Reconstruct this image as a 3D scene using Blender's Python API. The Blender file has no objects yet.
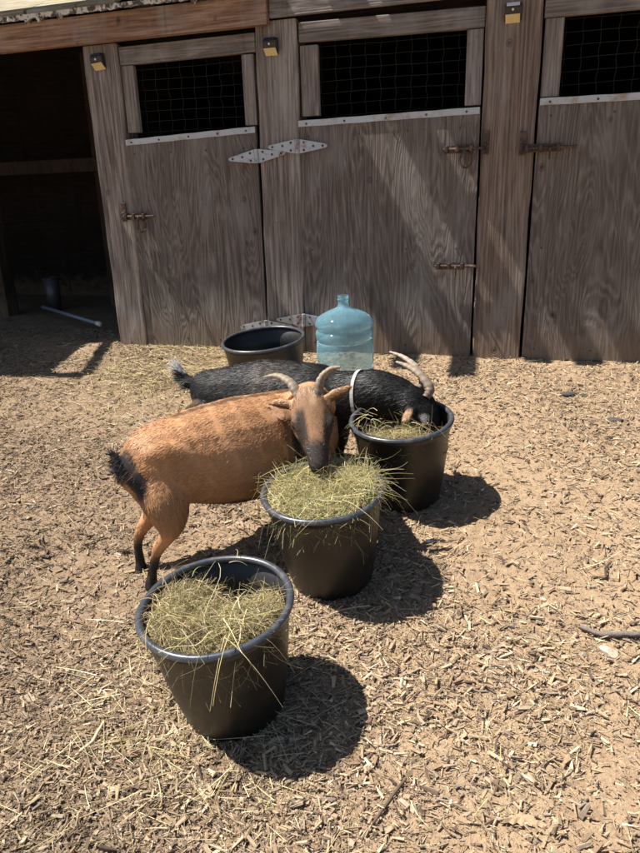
import bpy, bmesh, math, random
import numpy as np
from mathutils import Vector, Matrix
rng = np.random.default_rng(7); random.seed(7)
SC = bpy.context.scene
C = SC.collection
# ---------------------------------------------------------------- camera, sky, sun, exposure
cam = bpy.data.objects.new('camera', bpy.data.cameras.new('camera')); C.objects.link(cam)
cam.data.sensor_fit = 'VERTICAL'; cam.data.sensor_height = 36; cam.data.sensor_width = 27
cam.data.lens = 670/853*36; cam.data.clip_start = .05; cam.data.clip_end = 500
cx = (0.95914908, 0.28142227, -0.0288885); cy = (0.0646226, -0.31736676, -0.94609844); cz = (-0.27542142, 0.9055826, -0.32258827)
M = Matrix(((cx[0], -cy[0], -cz[0], 0), (cx[1], -cy[1], -cz[1], 0), (cx[2], -cy[2], -cz[2], .81), (0, 0, 0, 1)))
cam.matrix_world = M
SC.camera = cam
SUN = Vector((.565, .086, -1)).normalized()
sun = bpy.data.objects.new('sun', bpy.data.lights.new('sun', 'SUN')); C.objects.link(sun)
sun.data.energy = 5; sun.data.angle = math.radians(.53); sun.data.color = (1, .95, .88)
sun.rotation_euler = SUN.to_track_quat('-Z', 'Y').to_euler()
W = bpy.data.worlds.new('World'); SC.world = W; W.use_nodes = True
wn = W.node_tree.nodes; wl = W.node_tree.links
sky = wn.new('ShaderNodeTexSky'); sky.sky_type = 'NISHITA'; sky.sun_disc = False
sky.sun_elevation = math.asin(-SUN.z); sky.sun_rotation = math.atan2(-SUN.x, -SUN.y)
wl.new(sky.outputs[0], wn['Background'].inputs[0]); wn['Background'].inputs[1].default_value = .052
SC.view_settings.view_transform = 'Standard'; SC.view_settings.look = 'None'
SC.view_settings.exposure = 1.08; SC.view_settings.gamma = 1; SC.view_settings.use_curve_mapping = False
SC.cycles.max_bounces = 10; SC.cycles.transmission_bounces = 8
# ---------------------------------------------------------------- noise and ground height
def vn(x, y, s=0):
    x = np.asarray(x, float); y = np.asarray(y, float)
    xi = np.floor(x).astype(np.int64); yi = np.floor(y).astype(np.int64); fx = x-xi; fy = y-yi
    fx = fx*fx*(3-2*fx); fy = fy*fy*(3-2*fy)
    def h(a, b):
        n = (a*374761393 + b*668265263 + s*974711) & 0x7fffffff
        n = ((n ^ (n >> 13))*1274126177) & 0x7fffffff
        return ((n ^ (n >> 16)) & 0xffff)/65535.
    return (h(xi, yi)*(1-fx)+h(xi+1, yi)*fx)*(1-fy)+(h(xi, yi+1)*(1-fx)+h(xi+1, yi+1)*fx)*fy
def fbm(x, y, s=0, o=4):
    t = 0; a = .5
    for i in range(o): t = t+a*(vn(x*2**i, y*2**i, s+i)-.5); a *= .5
    return t
_pr = np.random.default_rng(3); PITS = [(_pr.uniform(-2.4, .8), _pr.uniform(.7, 3.4), _pr.uniform(.016, .034), _pr.uniform(.005, .014)) for _ in range(150)]
def pits(x, y):
    z = np.zeros(np.shape(x))
    for px, py, pr, pd in PITS:
        m = (np.abs(x-px) < pr*2.6) & (np.abs(y-py) < pr*2.6)
        if m.any():
            q = ((x[m]-px)**2+(y[m]-py)**2)/pr**2; z[m] += pd*(-np.exp(-q*1.3)+.45*np.exp(-(np.sqrt(q)-1.45)**2*6))
    return z
def gz(x, y, fine=True):
    x = np.asarray(x, float); y = np.asarray(y, float)
    t = np.clip((3.6-y)/1.2, 0, 1); s = t*t*(3-2*t)
    xc = np.clip(x, -5, 3); yc = np.clip(y, -4, 3.6)
    k = 1.95-yc; z = .1*(yc-3.55)-.045*.5*(k+np.sqrt(k*k+.06))+s*(.022+.04*xc)
    z = z + fbm(x*1.6+9, y*1.6, 3, 3)*.035*s
    if fine: z = z + fbm(x*9, y*9, 11, 4)*.022 + fbm(x*38, y*38, 21, 2)*.012
    if fine and np.ndim(x): z = z + pits(x, y)
    return z
# ---------------------------------------------------------------- mesh helpers
def mesh_np(name, V, F, mat, parent=None, tint=None, smooth=False):
    """V (n,3); F (m,k) with fixed k, or list of arrays"""
    me = bpy.data.meshes.new(name)
    V = np.asarray(V, np.float32)
    Fs = F if isinstance(F, list) else [F]
    li = np.concatenate([np.asarray(f, np.int32).ravel() for f in Fs])
    tot = np.concatenate([np.full(len(f), np.asarray(f).shape[1], np.int32) for f in Fs])
    st = np.concatenate([[0], np.cumsum(tot)[:-1]]).astype(np.int32)
    me.vertices.add(len(V)); me.vertices.foreach_set('co', V.ravel())
    me.loops.add(len(li)); me.loops.foreach_set('vertex_index', li)
    me.polygons.add(len(tot)); me.polygons.foreach_set('loop_start', st)
    me.update(calc_edges=True); me.validate()
    if tint is not None:
        a = me.attributes.new('tint', 'FLOAT_COLOR', 'POINT')
        t = np.ones((len(V), 4), np.float32); t[:, :3] = tint
        a.data.foreach_set('color', t.ravel())
    me.polygons.foreach_set('use_smooth', np.full(len(me.polygons), smooth))
    me.materials.append(mat)
    o = bpy.data.objects.new(name, me); C.objects.link(o)
    if parent is not None: o.parent = parent
    return o
def finish(name, bm, mat, parent=None, smooth=False):
    me = bpy.data.meshes.new(name); bmesh.ops.recalc_face_normals(bm, faces=bm.faces); bm.to_mesh(me); bm.free()
    me.materials.append(mat)
    for p in me.polygons: p.use_smooth = smooth
    o = bpy.data.objects.new(name, me); C.objects.link(o)
    if parent is not None: o.parent = parent
    return o
def empty(name, loc=(0, 0, 0)):
    o = bpy.data.objects.new(name, None); C.objects.link(o); o.location = loc; o.empty_display_size = .1; return o
def tag(o, label=None, cat=None, group=None, kind=None):
    if label: o['label'] = label
    if cat: o['category'] = cat
    if group: o['group'] = group
    if kind: o['kind'] = kind
    return o
def box(bm, x0, x1, y0, y1, z0, z1, bev=.004, wob=0, rot=None):
    vs = [bm.verts.new((x, y, z)) for x in (x0, x1) for y in (y0, y1) for z in (z0, z1)]
    if wob:
        for v in vs: v.co += Vector((random.uniform(-wob, wob), 0, random.uniform(-wob, wob)))
    f = [(0, 1, 3, 2), (4, 6, 7, 5), (0, 4, 5, 1), (2, 3, 7, 6), (0, 2, 6, 4), (1, 5, 7, 3)]
    fs = [bm.faces.new([vs[i] for i in q]) for q in f]
    if rot:
        bmesh.ops.transform(bm, matrix=rot, verts=vs)
    if bev:
        es = list({e for q in fs for e in q.edges})
        bmesh.ops.bevel(bm, geom=es, offset=bev, segments=2, affect='EDGES', profile=.6)
def tube(bm, pts, r, n=8, caps=True):
    pts = [Vector(p) for p in pts]; rs = r if isinstance(r, (list, tuple)) else [r]*len(pts)
    up = Vector((0, 0, 1)); rings = []
    for i, p in enumerate(pts):
        t = (pts[min(i+1, len(pts)-1)]-pts[max(i-1, 0)]).normalized()
        a = t.cross(up if abs(t.z) < .95 else Vector((1, 0, 0))).normalized(); b = t.cross(a)
        rings.append([bm.verts.new(p+(a*math.cos(k*2*math.pi/n)+b*math.sin(k*2*math.pi/n))*rs[i]) for k in range(n)])
    for A, B in zip(rings, rings[1:]):
        for k in range(n): bm.faces.new((A[k], A[(k+1) % n], B[(k+1) % n], B[k]))
    if caps: bm.faces.new(rings[0][::-1]); bm.faces.new(rings[-1])
def lathe(bm, prof, n=64, M=None):
    rings = [[bm.verts.new((r*math.cos(k*2*math.pi/n), r*math.sin(k*2*math.pi/n), z)) for k in range(n)] for r, z in prof]
    for A, B in zip(rings, rings[1:]):
        for k in range(n): bm.faces.new((A[k], A[(k+1) % n], B[(k+1) % n], B[k]))
    if prof[0][0] > 1e-4: pass
    return rings
def poly_prism(bm, pts, y0, y1):
    a = [bm.verts.new((x, y0, z)) for x, z in pts]; b = [bm.verts.new((x, y1, z)) for x, z in pts]
    bm.faces.new(a); bm.faces.new(b[::-1])
    for i in range(len(pts)): j = (i+1) % len(pts); bm.faces.new((a[i], b[i], b[j], a[j]))
# ---------------------------------------------------------------- materials
class NT:
    def __init__(s, name):
        s.m = bpy.data.materials.new(name); s.m.use_nodes = True; s.n = s.m.node_tree.nodes; s.l = s.m.node_tree.links
        s.b = s.n['Principled BSDF']
    def new(s, t, **k):
        o = s.n.new(t)
        for a, v in k.items(): setattr(o, a, v)
        return o
    def link(s, a, b): s.l.new(a, b)
    def mapping(s, scale, island=False, src='Object'):
        tc = s.new('ShaderNodeTexCoord'); mp = s.new('ShaderNodeMapping'); mp.inputs['Scale'].default_value = scale
        oi = s.new('ShaderNodeObjectInfo'); mu = s.new('ShaderNodeVectorMath', operation='SCALE'); mu.inputs[0].default_value = (13, 7, 19)
        if island:
            ge = s.new('ShaderNodeNewGeometry'); s.link(ge.outputs['Random Per Island'], mu.inputs['Scale'])
        else: s.link(oi.outputs['Random'], mu.inputs['Scale'])
        ad = s.new('ShaderNodeVectorMath', operation='ADD'); s.link(tc.outputs[src], ad.inputs[0]); s.link(mu.outputs[0], ad.inputs[1])
        s.link(ad.outputs[0], mp.inputs['Vector']); return mp.outputs[0]
    def noise(s, vec, scale, detail=4, rough=.55, dist=0):
        t = s.new('ShaderNodeTexNoise'); t.inputs['Scale'].default_value = scale; t.inputs['Detail'].default_value = detail
        t.inputs['Roughness'].default_value = rough; t.inputs['Distortion'].default_value = dist; s.link(vec, t.inputs['Vector']); return t.outputs['Fac']
    def ramp(s, fac, stops):
        r = s.new('ShaderNodeValToRGB'); e = r.color_ramp.elements
        while len(e) < len(stops): e.new(.5)
        for x, (p, c) in zip(e, stops): x.position = p; x.color = (*c, 1) if len(c) == 3 else c
        s.link(fac, r.inputs[0]); return r.outputs[0]
    def mix(s, fac, a, b, mode='MIX'):
        m = s.new('ShaderNodeMix', data_type='RGBA', blend_type=mode)
        for v, i in ((fac, 0), (a, 6), (b, 7)):
            if hasattr(v, 'links'): s.link(v, m.inputs[i])
            else: m.inputs[i].default_value = v if i == 0 else (*v, 1)
        return m.outputs[2]
    def math(s, op, a, b=0, c=None):
        m = s.new('ShaderNodeMath', operation=op)
        for i, v in enumerate((a, b, c)):
            if v is None: continue
            if hasattr(v, 'links'): s.link(v, m.inputs[i])
            else: m.inputs[i].default_value = v
        return m.outputs[0]
    def bump(s, h, strength=.5, dist=.005):
        b = s.new('ShaderNodeBump'); b.inputs['Strength'].default_value = strength; b.inputs['Distance'].default_value = dist
        s.link(h, b.inputs['Height']); s.link(b.outputs[0], s.b.inputs['Normal'])
def wood(name, dark, mid, light, axis='z', ply=False, rings=26., rust=0, fc=2.0):
    t = NT(name)
    # grain runs along the chosen axis
    st = {'z': (1, 1, .07 if not ply else .16), 'x': (.07, 1, 1)}[axis]
    v = t.mapping(st, island=(axis == 'x'))
    base = t.noise(v, 3.4 if ply else 4.2, 3, .5, .5)
    base = t.math('ADD', base, t.math('MULTIPLY', t.noise(t.mapping({'z': (1, 1, .12), 'x': (.12, 1, 1)}[axis]), 38, 3, .6), .035))
    rg = t.math('FRACT', t.math('MULTIPLY', base, rings))
    tri = t.math('ABSOLUTE', t.math('SUBTRACT', rg, .5)); tri = t.math('MULTIPLY', tri, 2)
    fib = t.noise(t.mapping({'z': (1, 1, .035), 'x': (.035, 1, 1)}[axis]), 95, 6, .75)
    big = t.noise(t.mapping((1, 1, .6)), 3.2, 5, .6, .4)
    g = t.math('ADD', t.math('MULTIPLY', t.math('POWER', tri, 1.6), .30), t.math('MULTIPLY_ADD', fib, fc, .38-.5*fc))
    col = t.ramp(g, [(.22, dark), (.5, mid), (.88, light)])
    col = t.mix(t.math('MULTIPLY', t.ramp(big, [(.35, (0, 0, 0)), (.7, (1, 1, 1))]), .55), col, tuple(c*.62 for c in mid))
    grey = t.noise(t.mapping((1, 1, .4)), 6, 3, .6)
    col = t.mix(t.ramp(grey, [(.5, (0, 0, 0)), (.75, (.55, .55, .55))]), col, tuple((light[0]+light[1]+light[2])/3*k for k in (1.0, .97, .93)))
    # soil splashed up from the yard
    tcz = t.new('ShaderNodeTexCoord'); sz = t.new('ShaderNodeSeparateXYZ'); t.link(tcz.outputs['Object'], sz.inputs[0])
    sp = t.math('SUBTRACT', t.math('MULTIPLY', t.noise(t.mapping((1, 1, 1)), 14, 5, .7), .42), t.math('ABSOLUTE', sz.outputs[2]))
    col = t.mix(t.ramp(sp, [(.0, (0, 0, 0)), (.2, (.55, .55, .55))]), col, (.24, .165, .105))
    sc_ = t.noise(t.mapping((1, 1, 1)), 28, 6, .75); col = t.mix(t.ramp(sc_, [(.60, (0, 0, 0)), (.66, (.35, .35, .35))]), col, tuple(c*.4 for c in mid))
    # knots
    vo = t.new('ShaderNodeTexVoronoi', feature='F1'); vo.inputs['Scale'].default_value = 5.5; t.link(t.mapping((1, .3, .8)), vo.inputs['Vector'])
    kn = t.ramp(vo.outputs['Distance'], [(.035, (1, 1, 1)), (.06, (.2, .2, .2)), (.075, (.6, .6, .6)), (.10, (0, 0, 0))])
    col = t.mix(t.math('MULTIPLY', kn, .75), col, tuple(c*.25 for c in dark))
    # dark vertical water stains
    ws = t.noise(t.mapping((1, 1, .08)), 9, 3, .6)
    col = t.mix(t.ramp(ws, [(.62, (0, 0, 0)), (.74, (.6, .6, .6))]), col, tuple(c*.45 for c in dark))
    t.link(col, t.b.inputs['Base Color']); t.b.inputs['Roughness'].default_value = .88; t.b.inputs['Specular IOR Level'].default_value = .25
    hh = t.math('SUBTRACT', t.math('ADD', t.math('MULTIPLY', fib, .9), t.math('MULTIPLY', tri, .5)), kn)
    t.bump(hh, .8, .005)
    return t.m
m_ply = wood('weathered_plywood', (.072, .060, .053), (.165, .140, .124), (.31, .272, .245), ply=True, rings=40, fc=1.35)
m_post = wood('old_post_wood', (.085, .070, .062), (.225, .192, .17), (.42, .37, .335), rings=22)
m_post2 = wood('brown_post_wood', (.085, .062, .05), (.20, .152, .125), (.35, .28, .235), rings=24, fc=1.5)
m_grey = wood('grey_board', (.10, .085, .075), (.20, .175, .16), (.34, .31, .29), axis='x', rings=22)
m_greyv = wood('grey_upright_board', (.11, .09, .08), (.22, .19, .17), (.36, .33, .30), rings=22)
m_fascia = wood('brown_fascia', (.13, .072, .045), (.28, .165, .105), (.44, .31, .225), axis='x', rings=14)
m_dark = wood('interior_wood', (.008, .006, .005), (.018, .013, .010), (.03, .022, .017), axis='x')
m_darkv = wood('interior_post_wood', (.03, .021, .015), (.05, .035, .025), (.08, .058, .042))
m_roofw = wood('tan_roof_sheet', (.16, .125, .07), (.30, .25, .15), (.44, .38, .25), axis='x', rings=12, fc=2.4)  # pale tan wood of the low roof
def simple(name, col, rough=.6, metal=0, nscale=30, var=.5, bump=.3, dist=.002, dirt=None, dscale=5, dth=(.5, .7)):
    t = NT(name); v = t.mapping((1, 1, 1))
    n = t.noise(v, nscale, 5, .65)
    c = t.mix(n, tuple(x*(1-var) for x in col), tuple(min(1, x*(1+var)) for x in col))
    if dirt: c = t.mix(t.ramp(t.noise(v, dscale, 5, .65, .3), [(dth[0], (0, 0, 0)), (dth[1], (1, 1, 1))]), c, dirt)
    t.link(c, t.b.inputs['Base Color']); t.b.inputs['Metallic'].default_value = metal
    t.link(t.math('MULTIPLY_ADD', n, .3, rough-.15), t.b.inputs['Roughness'])
    if bump: t.bump(n, bump, dist)
    return t.m
m_zinc = simple('galvanised_steel', (.42, .45, .48), .5, .55, 25, .25, dirt=(.20, .10, .055), dscale=16, dth=(.52, .66))
m_strip = simple('aluminium_strip', (.40, .44, .49), .45, .5, 20, .3, dirt=(.30, .26, .22), dscale=14, dth=(.52, .68))
m_rust = simple('rusty_iron', (.07, .05, .04), .6, .5, 60, .5, bump=.6, dirt=(.18, .11, .08), dscale=30, dth=(.5, .7))
m_wire = simple('wire', (.016, .014, .013), .7, .2, 40, .3, bump=0)
m_bucket = simple('black_bucket_plastic', (.007, .0065, .0065), .42, 0, 50, .3, .15, .001, dirt=(.028, .022, .017), dscale=7, dth=(.42, .75))
m_rim_sheen = simple('rim_with_sky_sheen', (.04, .045, .055), .32, 0, 60, .3, .15, .001, dirt=(.12, .11, .10), dscale=30, dth=(.5, .8))  # the sky's bluish sheen on black plastic is put into this colour
m_blk = simple('black_lamp_plastic', (.02, .02, .022), .4)
m_yel = simple('amber_lens', (.62, .52, .27), .35, 0, 30, .15)
m_whi = simple('white_plastic', (.7, .7, .68), .4, 0, 30, .1)
m_pipe = simple('pale_pipe', (.22, .26, .32), .4, .2, 20, .2)
m_trim = simple('flaking_white_edge', (.55, .53, .48), .8, 0, 90, .3, .8, .004, dirt=(.07, .06, .05), dscale=28, dth=(.47, .56))
m_stone = simple('pale_stone', (.42, .37, .27), .85, 0, 40, .3, .6, .004)
m_bark = simple('grey_bark', (.15, .125, .105), .9, 0, 90, .5, .9, .005)
m_can = simple('grey_can', (.09, .095, .11), .45, .4)
m_horn = None
def tinted(name, rough=.85, var=.35, nscale=150, trans=0, spec=.3, bump=.4, sheen=0):
    t = NT(name); a = t.new('ShaderNodeAttribute', attribute_name='tint', attribute_type='GEOMETRY')
    n = t.noise(t.mapping((1, 1, 1)), nscale, 3, .6)
    c = t.mix(1.0, a.outputs['Color'], t.ramp(n, [(.25, (1-var,)*3), (.75, (1.0,)*3)]), 'MULTIPLY')
    t.link(c, t.b.inputs['Base Color']); t.b.inputs['Roughness'].default_value = rough; t.b.inputs['Specular IOR Level'].default_value = spec
    if bump: t.bump(n, bump, .002)
    if sheen: t.b.inputs['Sheen Weight'].default_value = sheen
    if trans:
        tr = t.new('ShaderNodeBsdfTranslucent'); t.link(c, tr.inputs[0]); mx = t.new('ShaderNodeMixShader'); mx.inputs[0].default_value = trans
        t.link(t.b.outputs[0], mx.inputs[1]); t.link(tr.outputs[0], mx.inputs[2]); t.link(mx.outputs[0], t.n['Material Output'].inputs['Surface'])
    return t.m
m_chip = tinted('wood_chip', .9, .35, 120)
m_hay = tinted('hay', .75, .2, 60, trans=.25, bump=0)
m_skin = tinted('goat_skin', .8, .2, 200)
m_coat = tinted('goat_coat', .5, .1, 60, bump=0, spec=.35)
m_horn = tinted('horn', .55, .35, 90, bump=.5)
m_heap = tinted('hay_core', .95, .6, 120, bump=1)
def ground_mat():
    t = NT('trampled_dirt'); v = t.mapping((1, 1, 1))
    a = t.noise(v, 2.2, 5, .6, .3); b = t.noise(v, 40, 6, .75); c = t.noise(v, 220, 4, .7)
    col = t.ramp(b, [(.28, (.12, .08, .05)), (.48, (.30, .208, .128)), (.72, (.46, .34, .215))])
    col = t.mix(t.ramp(c, [(.4, (0, 0, 0)), (.65, (.8, .8, .8))]), col, (.38, .27, .168))
    col = t.mix(t.ramp(a, [(.42, (0, 0, 0)), (.62, (.5, .5, .5))]), col, (.38, .272, .17))
    sx = t.new('ShaderNodeSeparateXYZ'); tc = t.new('ShaderNodeTexCoord'); t.link(tc.outputs['Object'], sx.inputs[0])
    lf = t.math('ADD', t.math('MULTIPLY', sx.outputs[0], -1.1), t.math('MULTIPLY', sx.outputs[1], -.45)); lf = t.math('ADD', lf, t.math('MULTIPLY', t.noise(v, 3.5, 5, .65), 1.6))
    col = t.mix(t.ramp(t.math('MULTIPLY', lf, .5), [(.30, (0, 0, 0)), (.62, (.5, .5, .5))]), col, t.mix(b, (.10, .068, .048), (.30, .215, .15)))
    t.link(col, t.b.inputs['Base Color']); t.b.inputs['Roughness'].default_value = .95; t.b.inputs['Specular IOR Level'].default_value = .1
    t.bump(t.math('ADD', b, t.math('MULTIPLY', c, .5)), .8, .012)
    return t.m
# ---------------------------------------------------------------- ground
def axis(lo, hi, step, far):
    a = np.arange(lo, hi, step); l = lo-np.geomspace(.05, far, 26)[::-1]; r = hi+np.geomspace(.05, far, 26)
    return np.concatenate([l, a, r])
gx = axis(-4, 1.6, .014, 60); gy = axis(.4, 4.4, .014, 60)
X, Y = np.meshgrid(gx, gy); Z = gz(X, Y)
nx, ny = len(gx), len(gy); idx = np.arange(nx*ny).reshape(ny, nx)
F = np.stack([idx[:-1, :-1], idx[:-1, 1:], idx[1:, 1:], idx[1:, :-1]], -1).reshape(-1, 4)
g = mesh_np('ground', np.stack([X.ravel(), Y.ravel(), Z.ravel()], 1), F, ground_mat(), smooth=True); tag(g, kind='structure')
# wood chips: split, tapered slivers
def chips(name, N, xr, yr, yp, lr, mats, lift=0, label=None, tintf=None, flat=.35):
    u = rng.random(N)**yp; y = yr[0]+(yr[1]-yr[0])*u
    w = .62*np.maximum(y, .6)+.25
    cxx = -.27*y*1.0
    x = cxx+(rng.random(N)-.5)*2*w*1.4 if xr is None else xr[0]+(xr[1]-xr[0])*rng.random(N)
    if xr is None:
        dn = fbm(x*2.3, y*2.3, 91, 3); kp = rng.random(N) < np.clip(.80+dn*3.0, .28, 1); x = x[kp]; y = y[kp]; N = len(x)
    L = lr[0]*(lr[1]/lr[0])**(rng.random(N)**3.2)
    Wd = L*rng.uniform(.10, .42, N); T = Wd*rng.uniform(.12, .4, N)+.0006
    q = np.array([(-1, -1, -1), (1, -1, -1), (1, 1, -1), (-1, 1, -1), (-1, -1, 1), (1, -1, 1), (1, 1, 1), (-1, 1, 1)], float)*.5
    P = q[None]*np.stack([L, Wd, T], 1)[:, None]
    j = rng.uniform(.35, 1.15, (N, 8, 2)); P[:, :, 1] *= j[:, :, 0]; P[:, :, 0] *= .7+.3*j[:, :, 1]
    P[:, [1, 2, 5, 6], 1] *= rng.uniform(.15, 1, (N, 1)); P[:, [0, 3, 4, 7], 1] *= rng.uniform(.4, 1, (N, 1)); P[:, [0, 3, 4, 7], 0] += (rng.random((N, 1))-.5)*.3*L[:, None]
    yaw = rng.normal(0.35, 1.0, N)*1.0+(rng.random(N) < .35)*rng.random(N)*6.28; pitch = rng.normal(0, flat, N)*.8; roll = rng.normal(0, flat*1.6, N)
    def rot(P, a, i, k):
        c, s = np.cos(a)[:, None], np.sin(a)[:, None]; A = P[:, :, i]*c-P[:, :, k]*s; B = P[:, :, i]*s+P[:, :, k]*c
        P[:, :, i] = A; P[:, :, k] = B
    rot(P, roll, 1, 2); rot(P, pitch, 0, 2); rot(P, yaw, 0, 1)
    z = gz(x, y)+T*.15+np.abs(np.sin(pitch))*L*.12+lift*(rng.random(N)-.35)
    P += np.stack([x, y, z], 1)[:, None]
    f = np.array([(0, 3, 2, 1), (4, 5, 6, 7), (0, 1, 5, 4), (1, 2, 6, 5), (2, 3, 7, 6), (3, 0, 4, 7)])
    Fc = (f[None]+8*np.arange(N)[:, None, None]).reshape(-1, 4)
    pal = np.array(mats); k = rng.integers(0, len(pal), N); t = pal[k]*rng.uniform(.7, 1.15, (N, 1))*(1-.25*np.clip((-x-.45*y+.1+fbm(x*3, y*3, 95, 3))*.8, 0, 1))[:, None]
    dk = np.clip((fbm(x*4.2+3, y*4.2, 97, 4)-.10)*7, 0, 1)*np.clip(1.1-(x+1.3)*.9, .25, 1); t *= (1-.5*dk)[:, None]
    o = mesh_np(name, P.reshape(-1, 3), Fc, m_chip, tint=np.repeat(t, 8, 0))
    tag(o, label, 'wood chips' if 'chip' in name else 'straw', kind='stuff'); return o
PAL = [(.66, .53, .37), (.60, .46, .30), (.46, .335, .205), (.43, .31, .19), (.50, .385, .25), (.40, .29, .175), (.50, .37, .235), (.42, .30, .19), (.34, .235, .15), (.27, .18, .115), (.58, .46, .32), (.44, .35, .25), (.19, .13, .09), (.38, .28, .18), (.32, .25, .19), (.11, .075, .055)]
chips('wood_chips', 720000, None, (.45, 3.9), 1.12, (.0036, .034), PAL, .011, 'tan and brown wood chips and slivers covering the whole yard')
# ---------------------------------------------------------------- barn
barn = empty('barn', (-1.2, 3.6, 0)); tag(barn, 'weathered wooden barn with three plywood stall doors and an open bay', 'barn')
bpy.context.view_layer.update()
BI = barn.matrix_world.inverted()
def bpart(name, bm, mat, parent=barn, smooth=False):
    # all barn geometry is written in world coordinates; shift it to the barn's own base
    bmesh.ops.translate(bm, vec=Vector((1.2, -3.6, 0)), verts=bm.verts)
    return finish(name, bm, mat, parent, smooth)
YF = 3.55
def lean_box(x0a, x1a, x0b, x1b, y0, y1, z0, z1):
    """upright board whose foot (a) and head (b) differ a little"""
    bm = bmesh.new(); n = 14; rings = []
    for i in range(n+1):
        t = i/n; a = x0a+(x0b-x0a)*t+.0025*math.sin(i*1.9); b = x1a+(x1b-x1a)*t+.0025*math.cos(i*1.7+x0a); z = z0+(z1-z0)*t
        rings.append([bm.verts.new(p) for p in ((a, y0+.006, z), (a+.006, y0, z), (b-.006, y0, z), (b, y0+.006, z), (b, y1, z), (a, y1, z))])
    for A, B in zip(rings, rings[1:]):
        for k in range(6): bm.faces.new((A[k], A[(k+1) % 6], B[(k+1) % 6], B[k]))
    bm.faces.new(rings[0][::-1]); bm.faces.new(rings[-1]); return bm
bpart('post', lean_box(-2.325, -2.146, -2.335, -2.127, 3.52, 3.66, -.12, 1.61), m_post)
bpart('post', lean_box(-1.362, -1.147, -1.345, -1.129, 3.52, 3.66, -.12, 1.635), m_post)
bpart('post', lean_box(-.226, .008, -.232, .013, 3.515, 3.67, -.12, 1.75), m_post2)
bpart('post', lean_box(.96, 1.17, .96, 1.17, 3.515, 3.67, -.12, 1.70), m_post)
# fascia boards
bm = bmesh.new(); box(bm, -8.5, -1.262, 3.47, 3.515, 1.612, 1.742, .006); bpart('fascia_board', bm, m_fascia)
bm = bmesh.new(); box(bm, -1.258, -.236, 3.495, 3.512, 1.64, 1.80, .006); bpart('fascia_board', bm, m_grey)
bm = bmesh.new(); box(bm, .018, 2.4, 3.495, 3.512, 1.64, 1.80, .006); bpart('fascia_board', bm, m_grey)
# ragged drip edge of the low roof
bm = bmesh.new(); n = 240; prev = None
for i in range(n+1):
    x = -4.6+3.35*i/n; dz = random.uniform(-.007, .004) - (.022 if random.random() < .05 else 0); dy = random.uniform(-.005, .005)
    r = [bm.verts.new(p) for p in ((x, 3.435+dy, 1.745+dz), (x, 3.432+dy, 1.766), (x, 3.56, 1.80), (x, 3.56, 1.775))]
    if prev:
        for k in range(4): bm.faces.new((prev[k], prev[(k+1) % 4], r[(k+1) % 4], r[k]))
    prev = r
bpart('roof_edge', bm, m_trim)
# low roof: sheets rising to the back with a gap between them
def roof_sheet(xa, xb, y0=3.46, y1=5.4, sk=0., th=.02):
    bm = bmesh.new(); s = .42
    v = [bm.verts.new((x+sk*(y-y0), y, 1.772+s*(y-3.46)+t)) for t in (0, th) for y in (y0, y1) for x in (xa, xb)]
    for q in ((0, 1, 3, 2), (4, 6, 7, 5), (0, 4, 5, 1), (2, 3, 7, 6), (0, 2, 6, 4), (1, 5, 7, 3)): bm.faces.new([v[i] for i in q])
    return bm
rf = bpart('roof', roof_sheet(-8.5, -2.62), m_roofw)
for a, b in ((-2.60, -2.30), (-2.295, -2.07), (-1.94, -1.74), (-1.66, -1.26), (-1.25, -.6), (-.59, 0), (.01, 2.6)):
    o = bpart('roof_sheet', roof_sheet(a, b, y0=3.46 if a < -1.5 else 3.53, sk=-.10), m_roofw, rf)
bm = bmesh.new(); box(bm, -8.5, 2.6, 3.53, 5.5, 1.70, 1.72, 0)
sh = [v for v in bm.verts]
for v in sh: v.co.z += .42*(v.co.y-3.6)
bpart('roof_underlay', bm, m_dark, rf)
# unseen high eave and rafters, gapped and added to stripe the doors with shade
bm = bmesh.new()
for a, b, y in ((-3.9, -3.1, 3.36), (-3.1, -2.95, 3.40), (-2.95, -1.53, 3.36), (-1.28, -1.135, 3.36), (-1.04, 1.6, 3.36)):
    box(bm, a+.001, b-.001, y, 3.50, 2.25, 2.27, 0)
bpart('unseen_shade_eave', bm, m_dark)
for x, y in ((-2.5, 3.28), (-1.88, 3.11), (-1.58, 3.02), (-1.21, 3.28), (-.97, 3.26), (-.74, 3.32), (-.45, 3.27), (-.1, 3.2), (.3, 3.25)):  # unseen tails, added for the dark patches they throw on the ground
    bm = bmesh.new(); box(bm, x-.045, x+.045, y, 4.75, 2.275, 2.37, .003); bpart('unseen_shade_rafter', bm, m_darkv)
# stall walls and interior
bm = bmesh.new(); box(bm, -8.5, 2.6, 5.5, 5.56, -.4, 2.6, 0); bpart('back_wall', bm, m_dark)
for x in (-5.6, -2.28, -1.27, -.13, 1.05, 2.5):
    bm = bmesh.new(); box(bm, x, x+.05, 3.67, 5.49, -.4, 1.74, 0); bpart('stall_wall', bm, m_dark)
for yb, z0 in ((4.9, 1.06),):
    bm = bmesh.new(); box(bm, -5.5, -2.30, yb, yb+.05, z0, z0+.10, .004); bpart('cross_beam', bm, m_darkv)
bm = bmesh.new(); box(bm, -3.32, -3.22, 4.96, 5.05, -.15, 1.9, .004); bpart('inner_post', bm, m_darkv)
bm = bmesh.new(); box(bm, -4.05, -3.80, 4.30, 4.42, -.15, 1.95, .004); bpart('inner_post', bm, m_darkv)
bm = bmesh.new(); box(bm, -2.6, -2.5, 5.15, 5.25, -.15, 1.9, .004); bpart('inner_post', bm, m_darkv)
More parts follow.
